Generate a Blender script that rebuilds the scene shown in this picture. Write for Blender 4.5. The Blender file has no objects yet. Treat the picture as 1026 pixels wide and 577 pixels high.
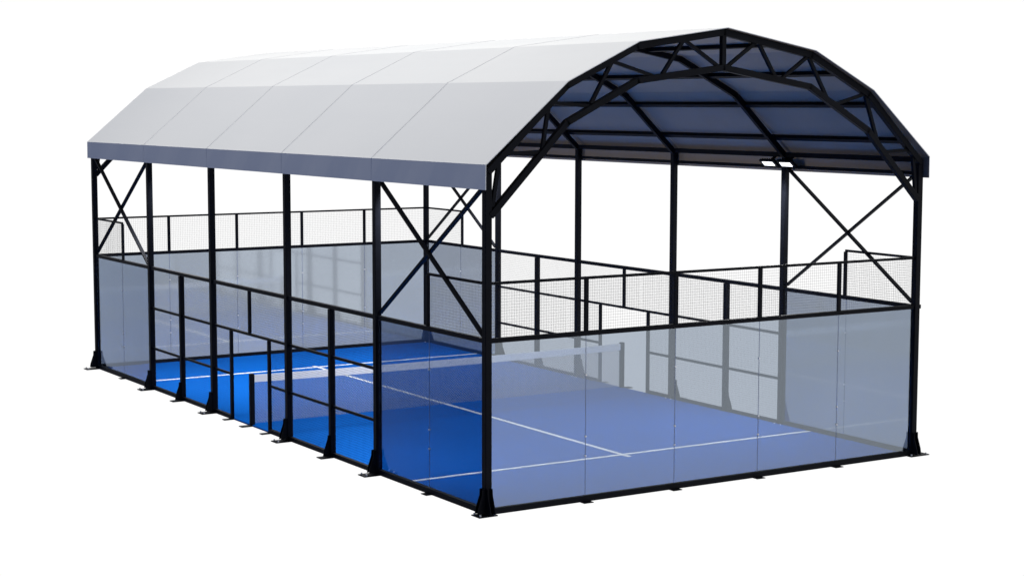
import bpy, bmesh, math, random
from mathutils import Vector, Matrix
random.seed(7)
S = bpy.context.scene
COL = S.collection

# ------------------------------------------------------------------ camera
cam_d = bpy.data.cameras.new("camera")
cam = bpy.data.objects.new("camera", cam_d); COL.objects.link(cam)
AZ, EL, RO = .5599, -.1030, .0021
f_ = Vector((math.sin(AZ)*math.cos(EL), math.cos(AZ)*math.cos(EL), math.sin(EL)))
r_ = Vector((math.cos(AZ), -math.sin(AZ), 0)); u_ = r_.cross(f_)
r2 = r_*math.cos(RO)+u_*math.sin(RO); u2 = -r_*math.sin(RO)+u_*math.cos(RO)
M = Matrix((r2, u2, -f_)).transposed().to_4x4()
M.translation = Vector((-15.5525, -25.6641, 7.0094))
cam.matrix_world = M
cam_d.sensor_fit = 'HORIZONTAL'; cam_d.sensor_width = 36
cam_d.lens = 1778.55/1026*36
cam_d.clip_start = .1; cam_d.clip_end = 1000
S.camera = cam

# ------------------------------------------------------------------ light: a white studio, dark on its left and rear side
S.view_settings.view_transform = 'Standard'; S.view_settings.look = 'None'
S.view_settings.exposure = 0; S.view_settings.gamma = 1
W = bpy.data.worlds.new("World"); S.world = W; W.use_nodes = True
def build_world():
    nt = W.node_tree; nt.nodes.clear(); L = nt.links.new
    def N(t, **k):
        n = nt.nodes.new(t)
        for a, b in k.items(): setattr(n, a, b)
        return n
    tc = N('ShaderNodeTexCoord'); nm = N('ShaderNodeVectorMath', operation='NORMALIZE'); L(tc.outputs['Generated'], nm.inputs[0])
    sp = N('ShaderNodeSeparateXYZ'); L(nm.outputs[0], sp.inputs[0])
    at = N('ShaderNodeMath', operation='ARCTAN2'); L(sp.outputs[0], at.inputs[0]); L(sp.outputs[1], at.inputs[1])   # 0 = +y, + towards +x
    # distance in azimuth from the centre of the white backdrop
    sub = N('ShaderNodeMath', operation='SUBTRACT'); L(at.outputs[0], sub.inputs[0]); sub.inputs[1].default_value = math.radians(80)
    wr = N('ShaderNodeMath', operation='WRAP'); L(sub.outputs[0], wr.inputs[0]); wr.inputs[1].default_value = math.pi; wr.inputs[2].default_value = -math.pi
    ab = N('ShaderNodeMath', operation='ABSOLUTE'); L(wr.outputs[0], ab.inputs[0])
    m1 = N('ShaderNodeMapRange', interpolation_type='SMOOTHSTEP'); L(ab.outputs[0], m1.inputs[0])
    m1.inputs[1].default_value = math.radians(85); m1.inputs[2].default_value = math.radians(112)
    m1.inputs[3].default_value = 1; m1.inputs[4].default_value = 0
    m2 = N('ShaderNodeMapRange', interpolation_type='SMOOTHSTEP'); L(sp.outputs[2], m2.inputs[0])
    m2.inputs[1].default_value = -.88; m2.inputs[2].default_value = -.62; m2.inputs[3].default_value = 0; m2.inputs[4].default_value = 1
    m3 = N('ShaderNodeMapRange', interpolation_type='SMOOTHSTEP'); L(sp.outputs[2], m3.inputs[0])
    m3.inputs[1].default_value = .60; m3.inputs[2].default_value = .85; m3.inputs[3].default_value = 1; m3.inputs[4].default_value = 0
    k = N('ShaderNodeMath', operation='MULTIPLY'); L(m1.outputs[0], k.inputs[0]); L(m2.outputs[0], k.inputs[1])
    k2 = N('ShaderNodeMath', operation='MULTIPLY'); L(k.outputs[0], k2.inputs[0]); L(m3.outputs[0], k2.inputs[1])
    mx = N('ShaderNodeMix', data_type='RGBA'); L(k2.outputs[0], mx.inputs[0])
    m4 = N('ShaderNodeMapRange', interpolation_type='SMOOTHSTEP'); L(sp.outputs[2], m4.inputs[0]); m4.inputs[1].default_value = .15; m4.inputs[2].default_value = .5
    dk = N('ShaderNodeMix', data_type='RGBA'); L(m4.outputs[0], dk.inputs[0]); dk.inputs[6].default_value = (.02, .06, .20, 1); dk.inputs[7].default_value = (.075, .075, .07, 1)
    L(dk.outputs[2], mx.inputs[6])
    mx.inputs[7].default_value = (1.02, 1.02, 1.02, 1)
    bg = N('ShaderNodeBackground'); L(mx.outputs[2], bg.inputs[0]); bg.inputs[1].default_value = 1
    o = N('ShaderNodeOutputWorld'); L(bg.outputs[0], o.inputs[0])
build_world()

def softbox(name, loc, target, sx, sy, power, col):
    d = bpy.data.lights.new(name, 'AREA'); d.shape = 'RECTANGLE'; d.size = sx; d.size_y = sy
    d.energy = power; d.color = col
    o = bpy.data.objects.new(name, d); COL.objects.link(o); o.location = loc
    o.rotation_euler = (Vector(target)-Vector(loc)).to_track_quat('-Z', 'Y').to_euler()
    return o
softbox("overhead_softbox", (-2.5, 10, 42), (5, 10, 0), 26, 26, 12300, (1, .995, .985))
softbox("side_softbox", (62, 0, 20), (5, 9, 1), 44, 12, 7000, (1, 1, 1))
softbox("rear_softbox", (30, 68, 21), (5, 10, 1), 40, 12, 4000, (1, 1, 1))

S.render.engine = 'CYCLES'
S.cycles.max_bounces = 10; S.cycles.transparent_max_bounces = 40
S.cycles.diffuse_bounces = 4; S.cycles.glossy_bounces = 4
S.cycles.use_denoising = True

# ------------------------------------------------------------------ materials
def mat(name):
    m = bpy.data.materials.new(name); m.use_nodes = True
    return m, m.node_tree, m.node_tree.nodes['Principled BSDF']
def tex_noise(nt, scale, detail=4, coord='Object', stretch=None):
    tc = nt.nodes.new('ShaderNodeTexCoord'); n = nt.nodes.new('ShaderNodeTexNoise')
    src = tc.outputs[coord]
    if stretch:
        mp = nt.nodes.new('ShaderNodeMapping'); mp.inputs['Scale'].default_value = stretch
        nt.links.new(src, mp.inputs['Vector']); src = mp.outputs[0]
    nt.links.new(src, n.inputs['Vector']); n.inputs['Scale'].default_value = scale; n.inputs['Detail'].default_value = detail
    return n
def ramp(nt, src, c0, c1, p0=.3, p1=.7):
    r = nt.nodes.new('ShaderNodeValToRGB'); nt.links.new(src, r.inputs[0])
    r.color_ramp.elements[0].position = p0; r.color_ramp.elements[1].position = p1
    r.color_ramp.elements[0].color = (*c0, 1); r.color_ramp.elements[1].color = (*c1, 1)
    return r
def bump(nt, b, src, strength, dist=.01):
    n = nt.nodes.new('ShaderNodeBump'); n.inputs['Strength'].default_value = strength; n.inputs['Distance'].default_value = dist
    nt.links.new(src, n.inputs['Height']); nt.links.new(n.outputs[0], b.inputs['Normal'])

def steel_mat():
    m, nt, b = mat("powder_coated_steel")
    n = tex_noise(nt, 3, 5)
    r = ramp(nt, n.outputs[0], (.003, .0036, .006), (.005, .006, .010))
    nt.links.new(r.outputs[0], b.inputs['Base Color'])
    b.inputs['Roughness'].default_value = .55; b.inputs['Specular IOR Level'].default_value = .06
    n2 = tex_noise(nt, 260, 2); bump(nt, b, n2.outputs[0], .12, .002)
    return m
def wire_mat():
    m, nt, b = mat("mesh_wire")
    n = tex_noise(nt, 8, 2); r = ramp(nt, n.outputs[0], (.012, .014, .02), (.02, .022, .03))
    nt.links.new(r.outputs[0], b.inputs['Base Color']); b.inputs['Roughness'].default_value = .6
    b.inputs['Specular IOR Level'].default_value = .2
    return m
def membrane_mat():
    m, nt, b = mat("white_membrane")
    n = tex_noise(nt, .35, 4, stretch=(1, .4, 1)); r = ramp(nt, n.outputs[0], (.765, .775, .785), (.80, .805, .81))
    nt.links.new(r.outputs[0], b.inputs['Base Color']); b.inputs['Roughness'].default_value = .8
    b.inputs['Specular IOR Level'].default_value = .06
    n2 = tex_noise(nt, .8, 3, stretch=(.5, 1.5, .5)); bump(nt, b, n2.outputs[0], .15, .03)
    return m
def shaded_inner_mat():
    m, nt, b = mat("shaded_inner_membrane")  # brownish base puts inner-face shade into colour and offsets blue turf bounce
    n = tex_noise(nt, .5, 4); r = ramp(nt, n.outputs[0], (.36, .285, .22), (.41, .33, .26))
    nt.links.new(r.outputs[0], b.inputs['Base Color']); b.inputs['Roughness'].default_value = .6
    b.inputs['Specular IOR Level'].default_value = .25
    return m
def turf_mat():
    m, nt, b = mat("blue_turf")
    n = tex_noise(nt, 900, 2); n1 = tex_noise(nt, .6, 4)
    r = ramp(nt, n.outputs[0], (.004, .085, .385), (.008, .128, .53), .25, .75)
    r1 = ramp(nt, n1.outputs[0], (.93, .94, .95), (1, 1, 1))
    mx = nt.nodes.new('ShaderNodeMix'); mx.data_type = 'RGBA'; mx.blend_type = 'MULTIPLY'; mx.inputs[0].default_value = 1
    nt.links.new(r.outputs[0], mx.inputs[6]); nt.links.new(r1.outputs[0], mx.inputs[7]); nt.links.new(mx.outputs[2], b.inputs['Base Color'])
    b.inputs['Roughness'].default_value = 1; b.inputs['Specular IOR Level'].default_value = 0
    bump(nt, b, n.outputs[0], .4, .004)
    return m
def paint_mat(name, c0, c1, rough=.8):
    m, nt, b = mat(name)
    n = tex_noise(nt, 60, 3); r = ramp(nt, n.outputs[0], c0, c1)
    nt.links.new(r.outputs[0], b.inputs['Base Color']); b.inputs['Roughness'].default_value = rough
    b.inputs['Specular IOR Level'].default_value = .2
    return m
def glass_mat():
    m = bpy.data.materials.new("tinted_glass"); m.use_nodes = True
    nt = m.node_tree; nt.nodes.clear(); L = nt.links.new
    tr = nt.nodes.new('ShaderNodeBsdfTransparent')
    n = tex_noise(nt, .4, 2); r = ramp(nt, n.outputs[0], (.595, .63, .68), (.615, .65, .70)); L(r.outputs[0], tr.inputs[0])
    gl = nt.nodes.new('ShaderNodeBsdfGlossy'); gl.inputs['Roughness'].default_value = .06; gl.inputs['Color'].default_value = (.82, .91, 1, 1)
    fr = nt.nodes.new('ShaderNodeFresnel'); ge = nt.nodes.new('ShaderNodeNewGeometry'); ior = nt.nodes.new('ShaderNodeMapRange')
    L(ge.outputs['Backfacing'], ior.inputs[0]); ior.inputs[3].default_value = 1.55; ior.inputs[4].default_value = 1/1.55   # same curve on both faces
    L(ior.outputs[0], fr.inputs['IOR'])
    mr = nt.nodes.new('ShaderNodeMapRange'); L(fr.outputs[0], mr.inputs[0])
    mr.inputs[1].default_value = .03; mr.inputs[2].default_value = 1; mr.inputs[3].default_value = .13; mr.inputs[4].default_value = 1
    mx = nt.nodes.new('ShaderNodeMixShader'); L(mr.outputs[0], mx.inputs[0]); L(tr.outputs[0], mx.inputs[1]); L(gl.outputs[0], mx.inputs[2])
    o = nt.nodes.new('ShaderNodeOutputMaterial'); L(mx.outputs[0], o.inputs[0])
    return m
def lamp_mat():
    m, nt, b = mat("lit_lamp_lens")
    n = tex_noise(nt, 30, 2); r = ramp(nt, n.outputs[0], (.95, .97, 1), (1, 1, 1))
    nt.links.new(r.outputs[0], b.inputs['Emission Color']); b.inputs['Emission Strength'].default_value = 2.5
    return m
STEEL = steel_mat(); WIRE = wire_mat(); MEMB = membrane_mat(); SHADED_INNER = shaded_inner_mat(); TURF = turf_mat()
LINE = paint_mat("white_line", (.86, .87, .88), (.92, .92, .92)); TAPE = paint_mat("white_net_tape", (.86, .86, .86), (.90, .90, .90))
CORD = paint_mat("net_cord", (.36, .37, .40), (.45, .46, .50)); GLASS = glass_mat(); LENS = lamp_mat()
SEAL = paint_mat("joint_seal", (.17, .21, .33), (.21, .26, .40), .5)
CHROME, _nt, _b = mat("clamp_steel")
_n = tex_noise(_nt, 40, 2); _r = ramp(_nt, _n.outputs[0], (.7, .7, .72), (.85, .85, .86)); _nt.links.new(_r.outputs[0], _b.inputs['Base Color'])
_b.inputs['Roughness'].default_value = .35; _b.inputs['Metallic'].default_value = .3
STITCH = paint_mat("seam_welt", (.61, .62, .64), (.67, .68, .70))

# ------------------------------------------------------------------ mesh helpers
class MB:
    def __init__(s): s.bm = bmesh.new()
    def hexa(s, p, mi=0):
        v = [s.bm.verts.new(q) for q in p]
        for f in ((0,3,2,1),(4,5,6,7),(0,1,5,4),(1,2,6,5),(2,3,7,6),(3,0,4,7)):
            s.bm.faces.new([v[i] for i in f]).material_index = mi
        return s
    def box(s, x0, x1, y0, y1, z0, z1):
        return s.hexa([(x0,y0,z0),(x1,y0,z0),(x1,y1,z0),(x0,y1,z0),(x0,y0,z1),(x1,y0,z1),(x1,y1,z1),(x0,y1,z1)])
    def bar(s, a, b, w, h, up=(0,0,1)):
        a, b = Vector(a), Vector(b); d = (b-a).normalized(); up = Vector(up)
        if abs(d.dot(up)) > .99: up = Vector((0,1,0))
        sx = d.cross(up).normalized(); sz = sx.cross(d).normalized()
        q = []
        for p in (a, b):
            q += [p-sx*w/2-sz*h/2, p+sx*w/2-sz*h/2, p+sx*w/2+sz*h/2, p-sx*w/2+sz*h/2]
        return s.hexa(q)
    def poly_prism(s, pts, off):
        """prism over a planar outline, extruded by the vector off"""
        off = Vector(off)
        a = [s.bm.verts.new(Vector(p)-off/2) for p in pts]; b = [s.bm.verts.new(Vector(p)+off/2) for p in pts]
        n = len(pts); s.bm.faces.new(a[::-1]); s.bm.faces.new(b)
        for i in range(n): s.bm.faces.new((a[i], a[(i+1)%n], b[(i+1)%n], b[i]))
        return s
    def disc(s, c, axis, r, t, n=14):
        c = Vector(c); ax = Vector(axis).normalized(); e = ax.orthogonal().normalized(); g = ax.cross(e)
        return s.poly_prism([c+e*r*math.cos(2*math.pi*i/n)+g*r*math.sin(2*math.pi*i/n) for i in range(n)], ax*t)
    def build(s, name, m, parent=None, bevel=0.0):
        bmesh.ops.recalc_face_normals(s.bm, faces=s.bm.faces)
        me = bpy.data.meshes.new(name); s.bm.to_mesh(me); s.bm.free()
        for x in (m if isinstance(m, (list, tuple)) else [m]): me.materials.append(x)
        o = bpy.data.objects.new(name, me); COL.objects.link(o)
        if parent: o.parent = parent; o.matrix_parent_inverse = Matrix.Translation(-world_loc(parent))
        if bevel:
            bv = o.modifiers.new('bevel', 'BEVEL'); bv.width = bevel; bv.segments = 2; bv.limit_method = 'ANGLE'
        return o
def world_loc(o):
    v = Vector(o.location) if o.get('is_root') else Vector((0, 0, 0))
    p = o.parent
    while p:
        if p.get('is_root'): v = Vector(p.location)
        p = p.parent
    return v if o.get('is_root') else Vector((0, 0, 0))
def thing(name, label, cat, loc, group=None):
    o = bpy.data.objects.new(name, None); COL.objects.link(o); o.empty_display_size = .3
    o.location = loc; o['label'] = label; o['category'] = cat
    if group: o['group'] = group
    ROOTS[o.name] = Vector(loc)
    return o
ROOTS = {}
def world_loc(o):
    return ROOTS.get(o.name, Vector((0, 0, 0)))
def structure(o): o['kind'] = 'structure'; return o

# ------------------------------------------------------------------ dimensions (metres): x across, y along, z up
XL, XR, Y0, Y1 = .03, 10.075, 0.0, 20.0
XC = (XL+XR)/2
COLY = [0, 4.01, 8, 12.03, 15.95, 20]
CW = .128

# ------------------------------------------------------------------ setting
structure(MB().box(XL+.02, XR-.02, .02, 19.98, -.035, .0).build("court_floor", TURF))
for nm, r in (("service_line", (XL+.07, XR-.07, 2.95, 3.05)), ("service_line", (XL+.07, XR-.07, 16.95, 17.05)), ("centre_line", (XC-.05, XC+.05, 2.76, 17.24))):
    z = .008 if nm == "service_line" else .005
    structure(MB().box(r[0], r[1], r[2], r[3], .001, z).build(nm, LINE))

# ------------------------------------------------------------------ canopy
canopy = thing("canopy", "barrel shaped white membrane roof on twelve black steel columns above the court", "canopy", (XC, 10, 0))
def column(x, y):
    m = MB().box(x-CW/2, x+CW/2, y-CW/2, y+CW/2, 0, 5.90)
    o = m.build("column", STEEL, canopy, .008)
    out = -1 if x < XC else 1
    prof_g = [(0, .02), (.15, .02), (.135, .11), (.055, .34), (.05, .45), (0, .45)]
    for d in (-.045, .045):
        MB().poly_prism([(x+out*(CW/2+a), y+d, z) for a, z in prof_g], (0, .014, 0)).build("gusset", STEEL, o)
        if y in (COLY[0], COLY[-1]):
            oy = -1 if y < 10 else 1
            MB().poly_prism([(x+d, y+oy*(CW/2+a), z) for a, z in prof_g], (.014, 0, 0)).build("gusset", STEEL, o)
    p = MB()
    xa, xb = sorted((x+out*(.36 if (x > XC or y > 1) else .23), x-out*.14))
    p.box(xa, xb, y-.14, y+.14, -.03, -.012)
    p.build("base_plate", STEEL, o)
    for sx in (out*(.30 if (x > XC or y > 1) else .19), -out*.1):
        for sy in (-.1, .1): MB().disc((x+sx, y+sy, .002), (0, 0, 1), .017, .034, 8).build("bolt", CHROME, o)
for x in (XL, XR):
    for y in COLY: column(x, y)

HW = 5.15
def prof(drop=0.0):
    P = [(-HW, 6.0), (-3.49, 7.41), (-1.98, 8.12), (0, 8.405), (2.13, 8.03), (3.62, 7.30), (HW, 6.0)]
    return [(XC+a*(1-drop/8), z-drop) for a, z in P]
OUT = prof()
T = .012
def roof_panel(ya, yb):
    bm = bmesh.new()
    top = [(x, z) for x, z in OUT]
    inn = [(XC+(x-XC)*(1-.0016), z-T) for x, z in OUT]
    NY = 6
    def strip(pr, sag):
        rows = []
        for j in range(NY+1):
            t = j/NY; y = ya+(yb-ya)*t; row = []
            for i in range(len(pr)):
                row.append(bm.verts.new((pr[i][0], y, pr[i][1])))
                if i < len(pr)-1:
                    for k in (1, 2, 3):
                        w = k/4; q = 4*w*(1-w)*4*t*(1-t)*sag
                        row.append(bm.verts.new((pr[i][0]*(1-w)+pr[i+1][0]*w, y, pr[i][1]*(1-w)+pr[i+1][1]*w-q)))
            rows.append(row)
        return rows
    A = strip(top, .012); B = strip(inn, .012)
    n = len(A[0])
    for j in range(NY):
        for i in range(n-1):
            bm.faces.new((A[j][i], A[j][i+1], A[j+1][i+1], A[j+1][i]))
            f = bm.faces.new((B[j][i], B[j+1][i], B[j+1][i+1], B[j][i+1])); f.material_index = 1
    for j, fl in ((0, 1), (NY, 0)):
        for i in range(n-1):
            q = (A[j][i], B[j][i], B[j][i+1], A[j][i+1]); bm.faces.new(q if fl else q[::-1])
    for j in range(NY):
        for i in (0, n-1):
            bm.faces.new((A[j][i], A[j+1][i], B[j+1][i], B[j][i]))
    bmesh.ops.recalc_face_normals(bm, faces=bm.faces)
    m = MB(); m.bm.free(); m.bm = bm
    o = m.build("roof_panel", [MEMB, SHADED_INNER], canopy)
    for s in (-1, 1):
        x = XC+s*HW; xa, xb = sorted((x, x-s*.012))
        v = MB().box(xa, xb, ya, yb, 5.575, 5.996)
        bmesh.ops.subdivide_edges(v.bm, edges=[e for e in v.bm.edges if abs(e.verts[0].co.y-e.verts[1].co.y) > .5], cuts=9)
        for vv in v.bm.verts:
            if vv.co.z < 5.7: vv.co.x += s*.006*math.sin(vv.co.y*3.1+1)
        bmesh.ops.recalc_face_normals(v.bm, faces=v.bm.faces)
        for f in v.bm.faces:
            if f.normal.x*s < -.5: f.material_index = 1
        v.build("valance", [MEMB, SHADED_INNER], o)
ys = [-.17, 3.97, 7.97, 11.97, 15.95, 20.13]
for a, b in zip(ys, ys[1:]): roof_panel(a+.004, b-.004)
for y in ys[1:-1]:                                            # narrow welt that closes the joint of two panels
    m = MB()
    P = [(x, z) for x, z in prof(-.004)]
    for (xa, za), (xb, zb) in zip(P, P[1:]): m.bar((xa, y, za-.006), (xb, y, zb-.006), .022, .012)
    for s in (-1, 1): m.box(*sorted((XC+s*(HW+.004), XC+s*(HW-.008))), y-.011, y+.011, 5.58, 6.0)
    m.build("seam_strip", STITCH, canopy)

# rafters of the inner frames
UP = prof(.085)
def rafter(y, w=.10, h=.12, name="rafter", parent=canopy):
    m = MB()
    pts = [(XL, 5.88)] + UP[1:-1] + [(XR, 5.88)]
    for (xa, za), (xb, zb) in zip(pts, pts[1:]):
        d = Vector((xb-xa, 0, zb-za)).normalized()*.02
        m.bar((xa-d.x, y, za-d.z), (xb+d.x, y, zb+d.z), w, h)
    return m.build(name, STEEL, parent, .006)
for y in COLY[1:-1]: rafter(y)
# end trusses
LOW = [(XL+.06, 5.14), (XC-3.42, 6.70), (XC-1.93, 7.43), (XC, 7.68), (XC+2.10, 7.35), (XC+3.60, 6.52), (XR-.06, 5.16)]
def truss(y):
    o = rafter(y, .12, .12, "end_truss")
    m = MB()
    for (xa, za), (xb, zb) in zip(LOW, LOW[1:]):
        d = Vector((xb-xa, 0, zb-za)).normalized()*.02
        m.bar((xa-d.x, y, za-d.z), (xb+d.x, y, zb+d.z), .105, .115)
    m.build("lower_chord", STEEL, o, .006)
    webs = [((.27, 6.17), (.12, 5.28)), ((.27, 6.17), (1.12, 6.20)), ((1.26, 7.04), (1.12, 6.20)), ((1.26, 7.04), (2.10, 6.98)), ((2.58, 7.76), (2.13, 7.02)),
            ((2.58, 7.76), (3.60, 7.48)), ((4.15, 8.17), (3.63, 7.48)), ((4.15, 8.17), (XC-.07, 7.68)), ((5.86, 8.18), (XC+.07, 7.68)), ((5.86, 8.18), (6.33, 7.48)),
            ((7.10, 7.92), (6.42, 7.47)), ((7.10, 7.92), (7.64, 7.06)), ((8.56, 7.22), (7.76, 7.01)), ((8.56, 7.22), (8.95, 6.22)), ((9.86, 6.13), (9.08, 6.10)), ((9.86, 6.13), (9.97, 5.30))]
    for (xa, za), (xb, zb) in webs:
        MB().bar((xa, y, za), (xb, y, zb), .062, .062).build("web_member", STEEL, o)
    MB().bar((XC, y, 8.29), (XC, y, 7.68), .09, .09).build("king_post", STEEL, o)
truss(-.02); truss(20.02)
# purlins and eave beams
def along(name, x, z, w, h, ya=.05, yb=19.95, ang=0):
    m = MB().bar((0, ya, 0), (0, yb, 0), w, h)
    bmesh.ops.rotate(m.bm, verts=m.bm.verts, cent=(0, 0, 0), matrix=Matrix.Rotation(ang, 3, 'Y'))
    bmesh.ops.translate(m.bm, verts=m.bm.verts, vec=(x, 0, z))
    return m.build(name, STEEL, canopy)
for i in range(6):
    (xa, za), (xb, zb) = prof(.055)[i], prof(.055)[i+1]
    ang = -math.atan2(zb-za, xb-xa)
    for t in {0: (.28, .82), 1: (.5,), 2: (.4,), 3: (.6,), 4: (.5,), 5: (.18, .72)}[i]:
        along("purlin", xa+(xb-xa)*t, za+(zb-za)*t, .09, .085, ang=ang)
for s, x in ((-1, XL), (1, XR)):
    along("eave_beam", x, 5.93, .105, .10)
    along("valance_rail", x+s*.045, 5.665, .052, .065)
# crossed bracing in the four end bays
for x in (XL, XR):
    for ya, yb in ((0, 4), (15.97, 20)):
        e = .07
        MB().bar((x-.022, ya+e, 3.08), (x-.022, yb-e, 5.66), .04, .085, (1, 0, 0)).build("brace", STEEL, canopy)
        MB().bar((x+.022, ya+e, 5.66), (x+.022, yb-e, 3.08), .04, .085, (1, 0, 0)).build("brace", STEEL, canopy)

# ------------------------------------------------------------------ wire mesh sheet
def wire_sheet(name, parent, axis, plane, a0, a1, z0, z1, p=.05, r=.0016, dz=None):
    """welded wire sheet in the plane x=plane (axis 'x') or y=plane (axis 'y')"""
    bm = bmesh.new()
    def P(a, n, z): return (plane+n, a, z) if axis == 'x' else (a, plane+n, z)
    def rod(p0, p1, vertical, n0):
        v = []
        for (a, z) in (p0, p1):
            for (da, dn) in ((r, 0), (0, r), (-r, 0), (0, -r)):
                v.append(bm.verts.new(P(a+da, n0+dn, z) if vertical else P(a, n0+dn, z+da)))
        for i in range(4): bm.faces.new((v[i], v[(i+1)%4], v[4+(i+1)%4], v[4+i]))
    n = max(1, round((a1-a0)/p))
    for i in range(n+1): a = a0+(a1-a0)*i/n; rod((a, z0), (a, z1), True, 0)
    n = max(1, round((z1-z0)/(dz or p)))
    for i in range(n+1): z = z0+(z1-z0)*i/n; rod((a0, z), (a1, z), False, 2*r)
    bmesh.ops.recalc_face_normals(bm, faces=bm.faces)
    m = MB(); m.bm.free(); m.bm = bm
    return m.build(name, WIRE, parent)

# wall pieces written in (a, z) on a plane
def PB(axis, plane, a0, a1, n0, n1, z0, z1, m=None):
    m = m or MB()
    return m.box(plane+n0, plane+n1, a0, a1, z0, z1) if axis == 'x' else m.box(a0, a1, plane+n0, plane+n1, z0, z1)
def glass_run(root, axis, plane, a0, a1, step, out):
    n = round((a1-a0)/step)
    for i in range(n):
        ga, gb = a0+(a1-a0)*i/n+.006, a0+(a1-a0)*(i+1)/n-.006
        PB(axis, plane, ga, gb, -.005, .005, .085, 2.955).build("glass_panel", GLASS, root)
    for i in range(1, n):
        a = a0+(a1-a0)*i/n
        PB(axis, plane, a-.0045, a+.0045, -.004, .004, .085, 2.955).build("joint_seal", SEAL, root)
        for z in (.80, 1.15, 2.25):
            m = MB()
            for s in (-1, 1):
                c = (plane+s*.012, a+.0, z) if axis == 'x' else (a, plane+s*.012, z)
                m.disc(c, (1, 0, 0) if axis == 'x' else (0, 1, 0), .015, .012)
            m.build("clamp", CHROME, root)
        PB(axis, plane, a-.10, a+.10, min(out*.13, -out*.05), max(out*.13, -out*.05), -.034, -.021).build("foot", STEEL, root)

def end_wall(y, out, label):
    root = thing("glass_screen", label, "glass screen", (XC, y, 0), "glass screens round the court")
    a0, a1 = XL+CW/2+.004, XR-CW/2-.004
    PB('y', y, a0, a1, -.045, .045, -.02, .085).build("base_rail", STEEL, root, .005)
    PB('y', y, XL-.02 if out > 0 else XL+.06, XR+.12 if out < 0 else XR-.06, -.040, .040, 2.955, 3.035).build("top_rail", STEEL, root, .005)
    PB('y', y, a0, a1, -.022, .022, 3.955, 4.0).build("mesh_rail", STEEL, root)
    glass_run(root, 'y', y, a0, a1, 2, out)
    xs = [a0] + [a0+(a1-a0)*i/5 for i in range(1, 5)] + [a1]
    for x in xs[1:-1]: PB('y', y, x-.035, x+.035, -.028, .028, 3.036, 3.954).build("mesh_post", STEEL, root)
    for a, b in zip(xs, xs[1:]): wire_sheet("mesh_panel", root, 'y', y, a+.03, b-.03, 3.04, 3.95)
end_wall(0.0, -1, "wide glass screen of five panes across the near end, with wire mesh on top")
end_wall(20.0, 1, "glass screen of five panes across the far end of the court, behind the net")

def side_bay(x, ya, yb, corner, label):
    """glass bay four metres wide; corner = the end that meets the end wall"""
    out = -1 if x < XC else 1
    root = thing("glass_screen", label, "glass screen", (x, (ya+yb)/2, 0), "glass screens round the court")
    a0, a1 = ya+CW/2+.004, yb-CW/2-.004
    PB('x', x, a0, a1, -.045, .045, -.02, .085).build("base_rail", STEEL, root, .005)
    PB('x', x, a0, a1, -.040, .040, 2.955, 3.035).build("top_rail", STEEL, root, .005)
    glass_run(root, 'x', x, a0, a1, 2, out)
    mid = 2.05 if corner < 10 else 17.9
    b0, b1 = (a0, mid) if corner < 10 else (mid, a1)
    PB('x', x, b0, b1, -.022, .022, 3.955, 4.0).build("mesh_rail", STEEL, root)
    PB('x', x, mid-.032, mid+.032, -.028, .028, 3.036, 3.954).build("mesh_post", STEEL, root)
    c0, c1 = (b0+.01, b1-.035) if corner < 10 else (b0+.035, b1-.01)
    wire_sheet("mesh_panel", root, 'x', x, c0, c1, 3.04, 3.95)
side_bay(XL, 0, 4, 0, "glass side bay beside the front corner column on the left long side")
side_bay(XL, 15.97, 20, 20, "leftmost glass bay, under crossed braces at the far left corner")
side_bay(XR, 0, 4, 0, "glass bay at the right front corner, seen through the near end screen")
side_bay(XR, 15.97, 20, 20, "glass bay at the back corner where the right side meets the far end screen")

def mesh_fence(x, label):
    out = -1 if x < XC else 1
    root = thing("mesh_fence", label, "fence", (x, 10, 0), "wire mesh fences along the long sides")
    c = CW/2+.004
    ya, yb = 4+c, 15.97-c
    D0, D1 = 8.97, 11.0                                       # the gap left for the way in, beside the net post
    def rail(a, b, z0, z1, w): PB('x', x, a, b, -w, w, z0, z1).build("rail", STEEL, root, .004)
    cuts = [4+c, 8-c, 8+c, 12-c, 12+c, 15.97-c]
    for a, b in ((4+c, 8-c), (8+c, 12-c), (12+c, 15.97-c)):
        rail(a, b, 2.955, 3.035, .040); rail(a, b, 1.975, 2.03, .024)
    for a, b in ((4+c, 8-c), (8+c, D0), (D1, 12-c), (12+c, 15.97-c)):
        rail(a, b, .975, 1.03, .022); rail(a, b, -.02, .07, .04)
    for y in (5.97, 13.95):
        o = PB('x', x, y-.055, y+.055, -.056, .056, -.012, 2.953).build("post", STEEL, root, .006)
        x0 = x+out*.056
        MB().poly_prism([(x0, y, .0), (x0+out*.15, y, .0), (x0+out*.135, y, .1), (x0+out*.05, y, .34), (x0+out*.045, y, .42), (x0, y, .42)], (0, .014, 0)).build("gusset", STEEL, o)
        xa, xb = sorted((x+out*.30, x-out*.1)); MB().box(xa, xb, y-.11, y+.11, -.03, -.013).build("base_plate", STEEL, o)
    for y in (D0, D1):
        o = PB('x', x, y-.033, y+.033, -.033, .033, -.012, 1.974).build("post", STEEL, root)
        xa, xb = sorted((x+out*.22, x-out*.06)); MB().box(xa, xb, y-.07, y+.07, -.03, -.013).build("base_plate", STEEL, o)
    PB('x', x, 9.98-.033, 9.98+.033, -.03, .03, 2.031, 2.954).build("post", STEEL, root)
    for a, b, z0, z1 in ((4+c, 5.91, .07, 2.95), (6.03, 8-c, .07, 2.95), (8+c, D0-.035, .07, 1.975), (8+c, 9.94, 2.03, 2.95), (10.02, 12-c, 2.03, 2.95),
                         (D1+.035, 12-c, .07, 1.975), (12+c, 13.89, .07, 2.95), (14.01, 15.97-c, .07, 2.95)):
        wire_sheet("mesh_panel", root, 'x', x-out*.03, a, b, z0, z1)
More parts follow.
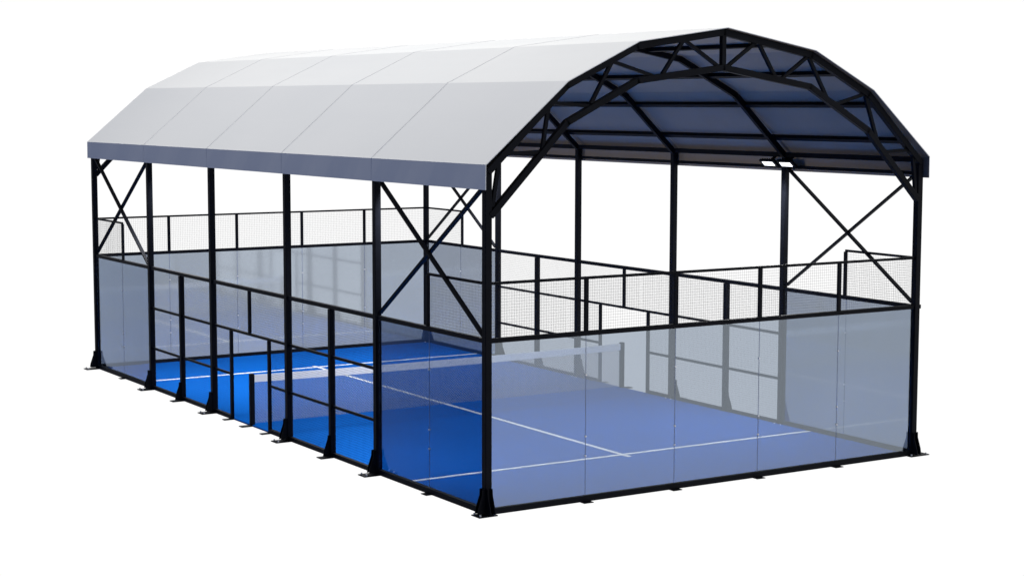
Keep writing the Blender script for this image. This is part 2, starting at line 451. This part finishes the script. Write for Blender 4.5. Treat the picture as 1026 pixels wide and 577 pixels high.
mesh_fence(XL, "black wire mesh fence with an open gateway on the left long side, nearest the viewer")
mesh_fence(XR, "black wire mesh fence with open gateway on the far right long side")

# ------------------------------------------------------------------ net
net = thing("court_net", "low white taped net stretched across the middle of the blue court", "net", (XC, 10, 0))
NX0, NX1, NZ = XL+.04, XR-.04, 1.10
for x in (NX0, NX1):
    o = MB().box(x-.05, x+.05, 9.95, 10.05, -.012, NZ+.03).build("post", STEEL, net, .01)
    s = -1 if x < XC else 1
    xa, xb = sorted((x+s*.28, x-s*.10)); MB().box(xa, xb, 9.91, 10.09, -.03, -.0125).build("base_plate", STEEL, o)
def sagz(x): t = (x-NX0)/(NX1-NX0); return NZ-.03*4*t*(1-t)
def net_mesh():
    bm = bmesh.new(); p = .064; r = .0055
    a0, a1 = NX0+.05, NX1-.05; z0 = .03
    H = NZ-.14
    def clip(x, s):                                           # diagonal cord from the bottom edge upwards
        xa, za, xb, zb = x, z0, x+s*(H-z0), H
        if s > 0:
            if xa < a0: za += a0-xa; xa = a0
            if xb > a1: zb -= xb-a1; xb = a1
        else:
            if xa > a1: za += xa-a1; xa = a1
            if xb < a0: zb -= a0-xb; xb = a0
        return (xa, za), (xb, zb)
    n = int((a1-a0+2)/p)
    for s in (1, -1):
        for i in range(n+1):
            q0, q1 = clip(a0-1.05+i*p if s > 0 else a0+i*p, s)
            if (q1[0]-q0[0])*s < .02: continue
            K = 4; d = Vector((s, 0, 1)).normalized(); e = Vector((-d.z, 0, d.x))
            prev = None
            for k in range(K+1):
                t = k/K; x = q0[0]+(q1[0]-q0[0])*t; z = q0[1]+(q1[1]-q0[1])*t
                z += (sagz(x)-NZ)*(z-z0)/(H-z0)
                c = Vector((x, 10+s*.003, z))
                ring = [bm.verts.new(c+e*r), bm.verts.new(c+Vector((0, r, 0))), bm.verts.new(c-e*r), bm.verts.new(c-Vector((0, r, 0)))]
                if prev:
                    for j in range(4): bm.faces.new((prev[j], prev[(j+1)%4], ring[(j+1)%4], ring[j]))
                prev = ring
    bmesh.ops.recalc_face_normals(bm, faces=bm.faces)
    m = MB(); m.bm.free(); m.bm = bm
    m.build("mesh", CORD, net)
net_mesh()
tp = MB(); K = 24
for i in range(K):
    xa, xb = NX0+.05+(NX1-NX0-.1)*i/K, NX0+.05+(NX1-NX0-.1)*(i+1)/K
    za, zb = sagz(xa), sagz(xb)
    tp.hexa([(xa, 9.984, za-.16), (xb, 9.984, zb-.16), (xb, 10.016, zb-.16), (xa, 10.016, za-.16), (xa, 9.984, za), (xb, 9.984, zb), (xb, 10.016, zb), (xa, 10.016, za)])
tp.build("tape", TAPE, net)

# ------------------------------------------------------------------ floodlights
def floodlight(x0, y, label, group):
    s = -1 if x0 > XC else 1                                     # direction towards the court
    c = Vector((x0+s*.20, y, 5.73))
    root = thing("floodlight", label, "lamp", c, group)
    tilt = Matrix.Rotation(math.radians(42)*-s, 3, 'Y')          # lens looks down and into the court
    def put(m):
        bmesh.ops.rotate(m.bm, verts=m.bm.verts, cent=(0, 0, 0), matrix=tilt)
        bmesh.ops.translate(m.bm, verts=m.bm.verts, vec=c); return m
    h = put(MB().box(-.10, .10, -.25, .25, 0, .05)).build("housing", STEEL, root, .008)
    for i in range(6): put(MB().box(-.085, .085, -.195+i*.075, -.18+i*.075, .051, .08)).build("cooling_fin", STEEL, h)
    put(MB().box(-.058, .058, -.17, .17, -.007, -.001)).build("lens", LENS, root)
    MB().bar((c.x-s*.02, y, c.z+.04), (x0-s*.01, y, 5.90), .05, .04).build("arm", STEEL, root)
    d = bpy.data.lights.new("lamp_light", 'SPOT'); d.energy = LAMP_W; d.spot_size = math.radians(140); d.spot_blend = 1; d.shadow_soft_size = .09
    l = bpy.data.objects.new("lamp_light", d); COL.objects.link(l); l.parent = root
    l.location = tilt @ Vector((0, 0, -.12))
    aim = Vector((x0+s*4, 10+(y-10)*.85, 0)) - (c + l.location)
    l.rotation_euler = aim.to_track_quat('-Z', 'Y').to_euler()
LAMP_W = 980
RG = "floodlights under the right eave"; LG = "added unseen floodlights under the left eave"
floodlight(XR, 4.34, "left one of two lit rectangular floodlights under the right eave", RG)
floodlight(XR, 3.76, "right one of two lit rectangular floodlights, nearer the open front", RG)
floodlight(XR, 16.35, "added unseen floodlight under the right eave, farthest back behind the rear column", RG)  # rear right pair is unseen, added to even out the turf light
floodlight(XR, 15.60, "added unseen floodlight under the right eave, just in front of the rear column", RG)
floodlight(XL, 4.40, "added unseen floodlight behind the left valance, just behind the second column", LG)  # all left side lamps are unseen, added to brighten the turf
floodlight(XL, 3.57, "added unseen floodlight behind the left valance, nearest the open front", LG)
floodlight(XL, 16.40, "added unseen floodlight behind the left valance, farthest from the open front", LG)
floodlight(XL, 15.55, "added unseen floodlight behind the left valance, in front of the rear crossed braces", LG)
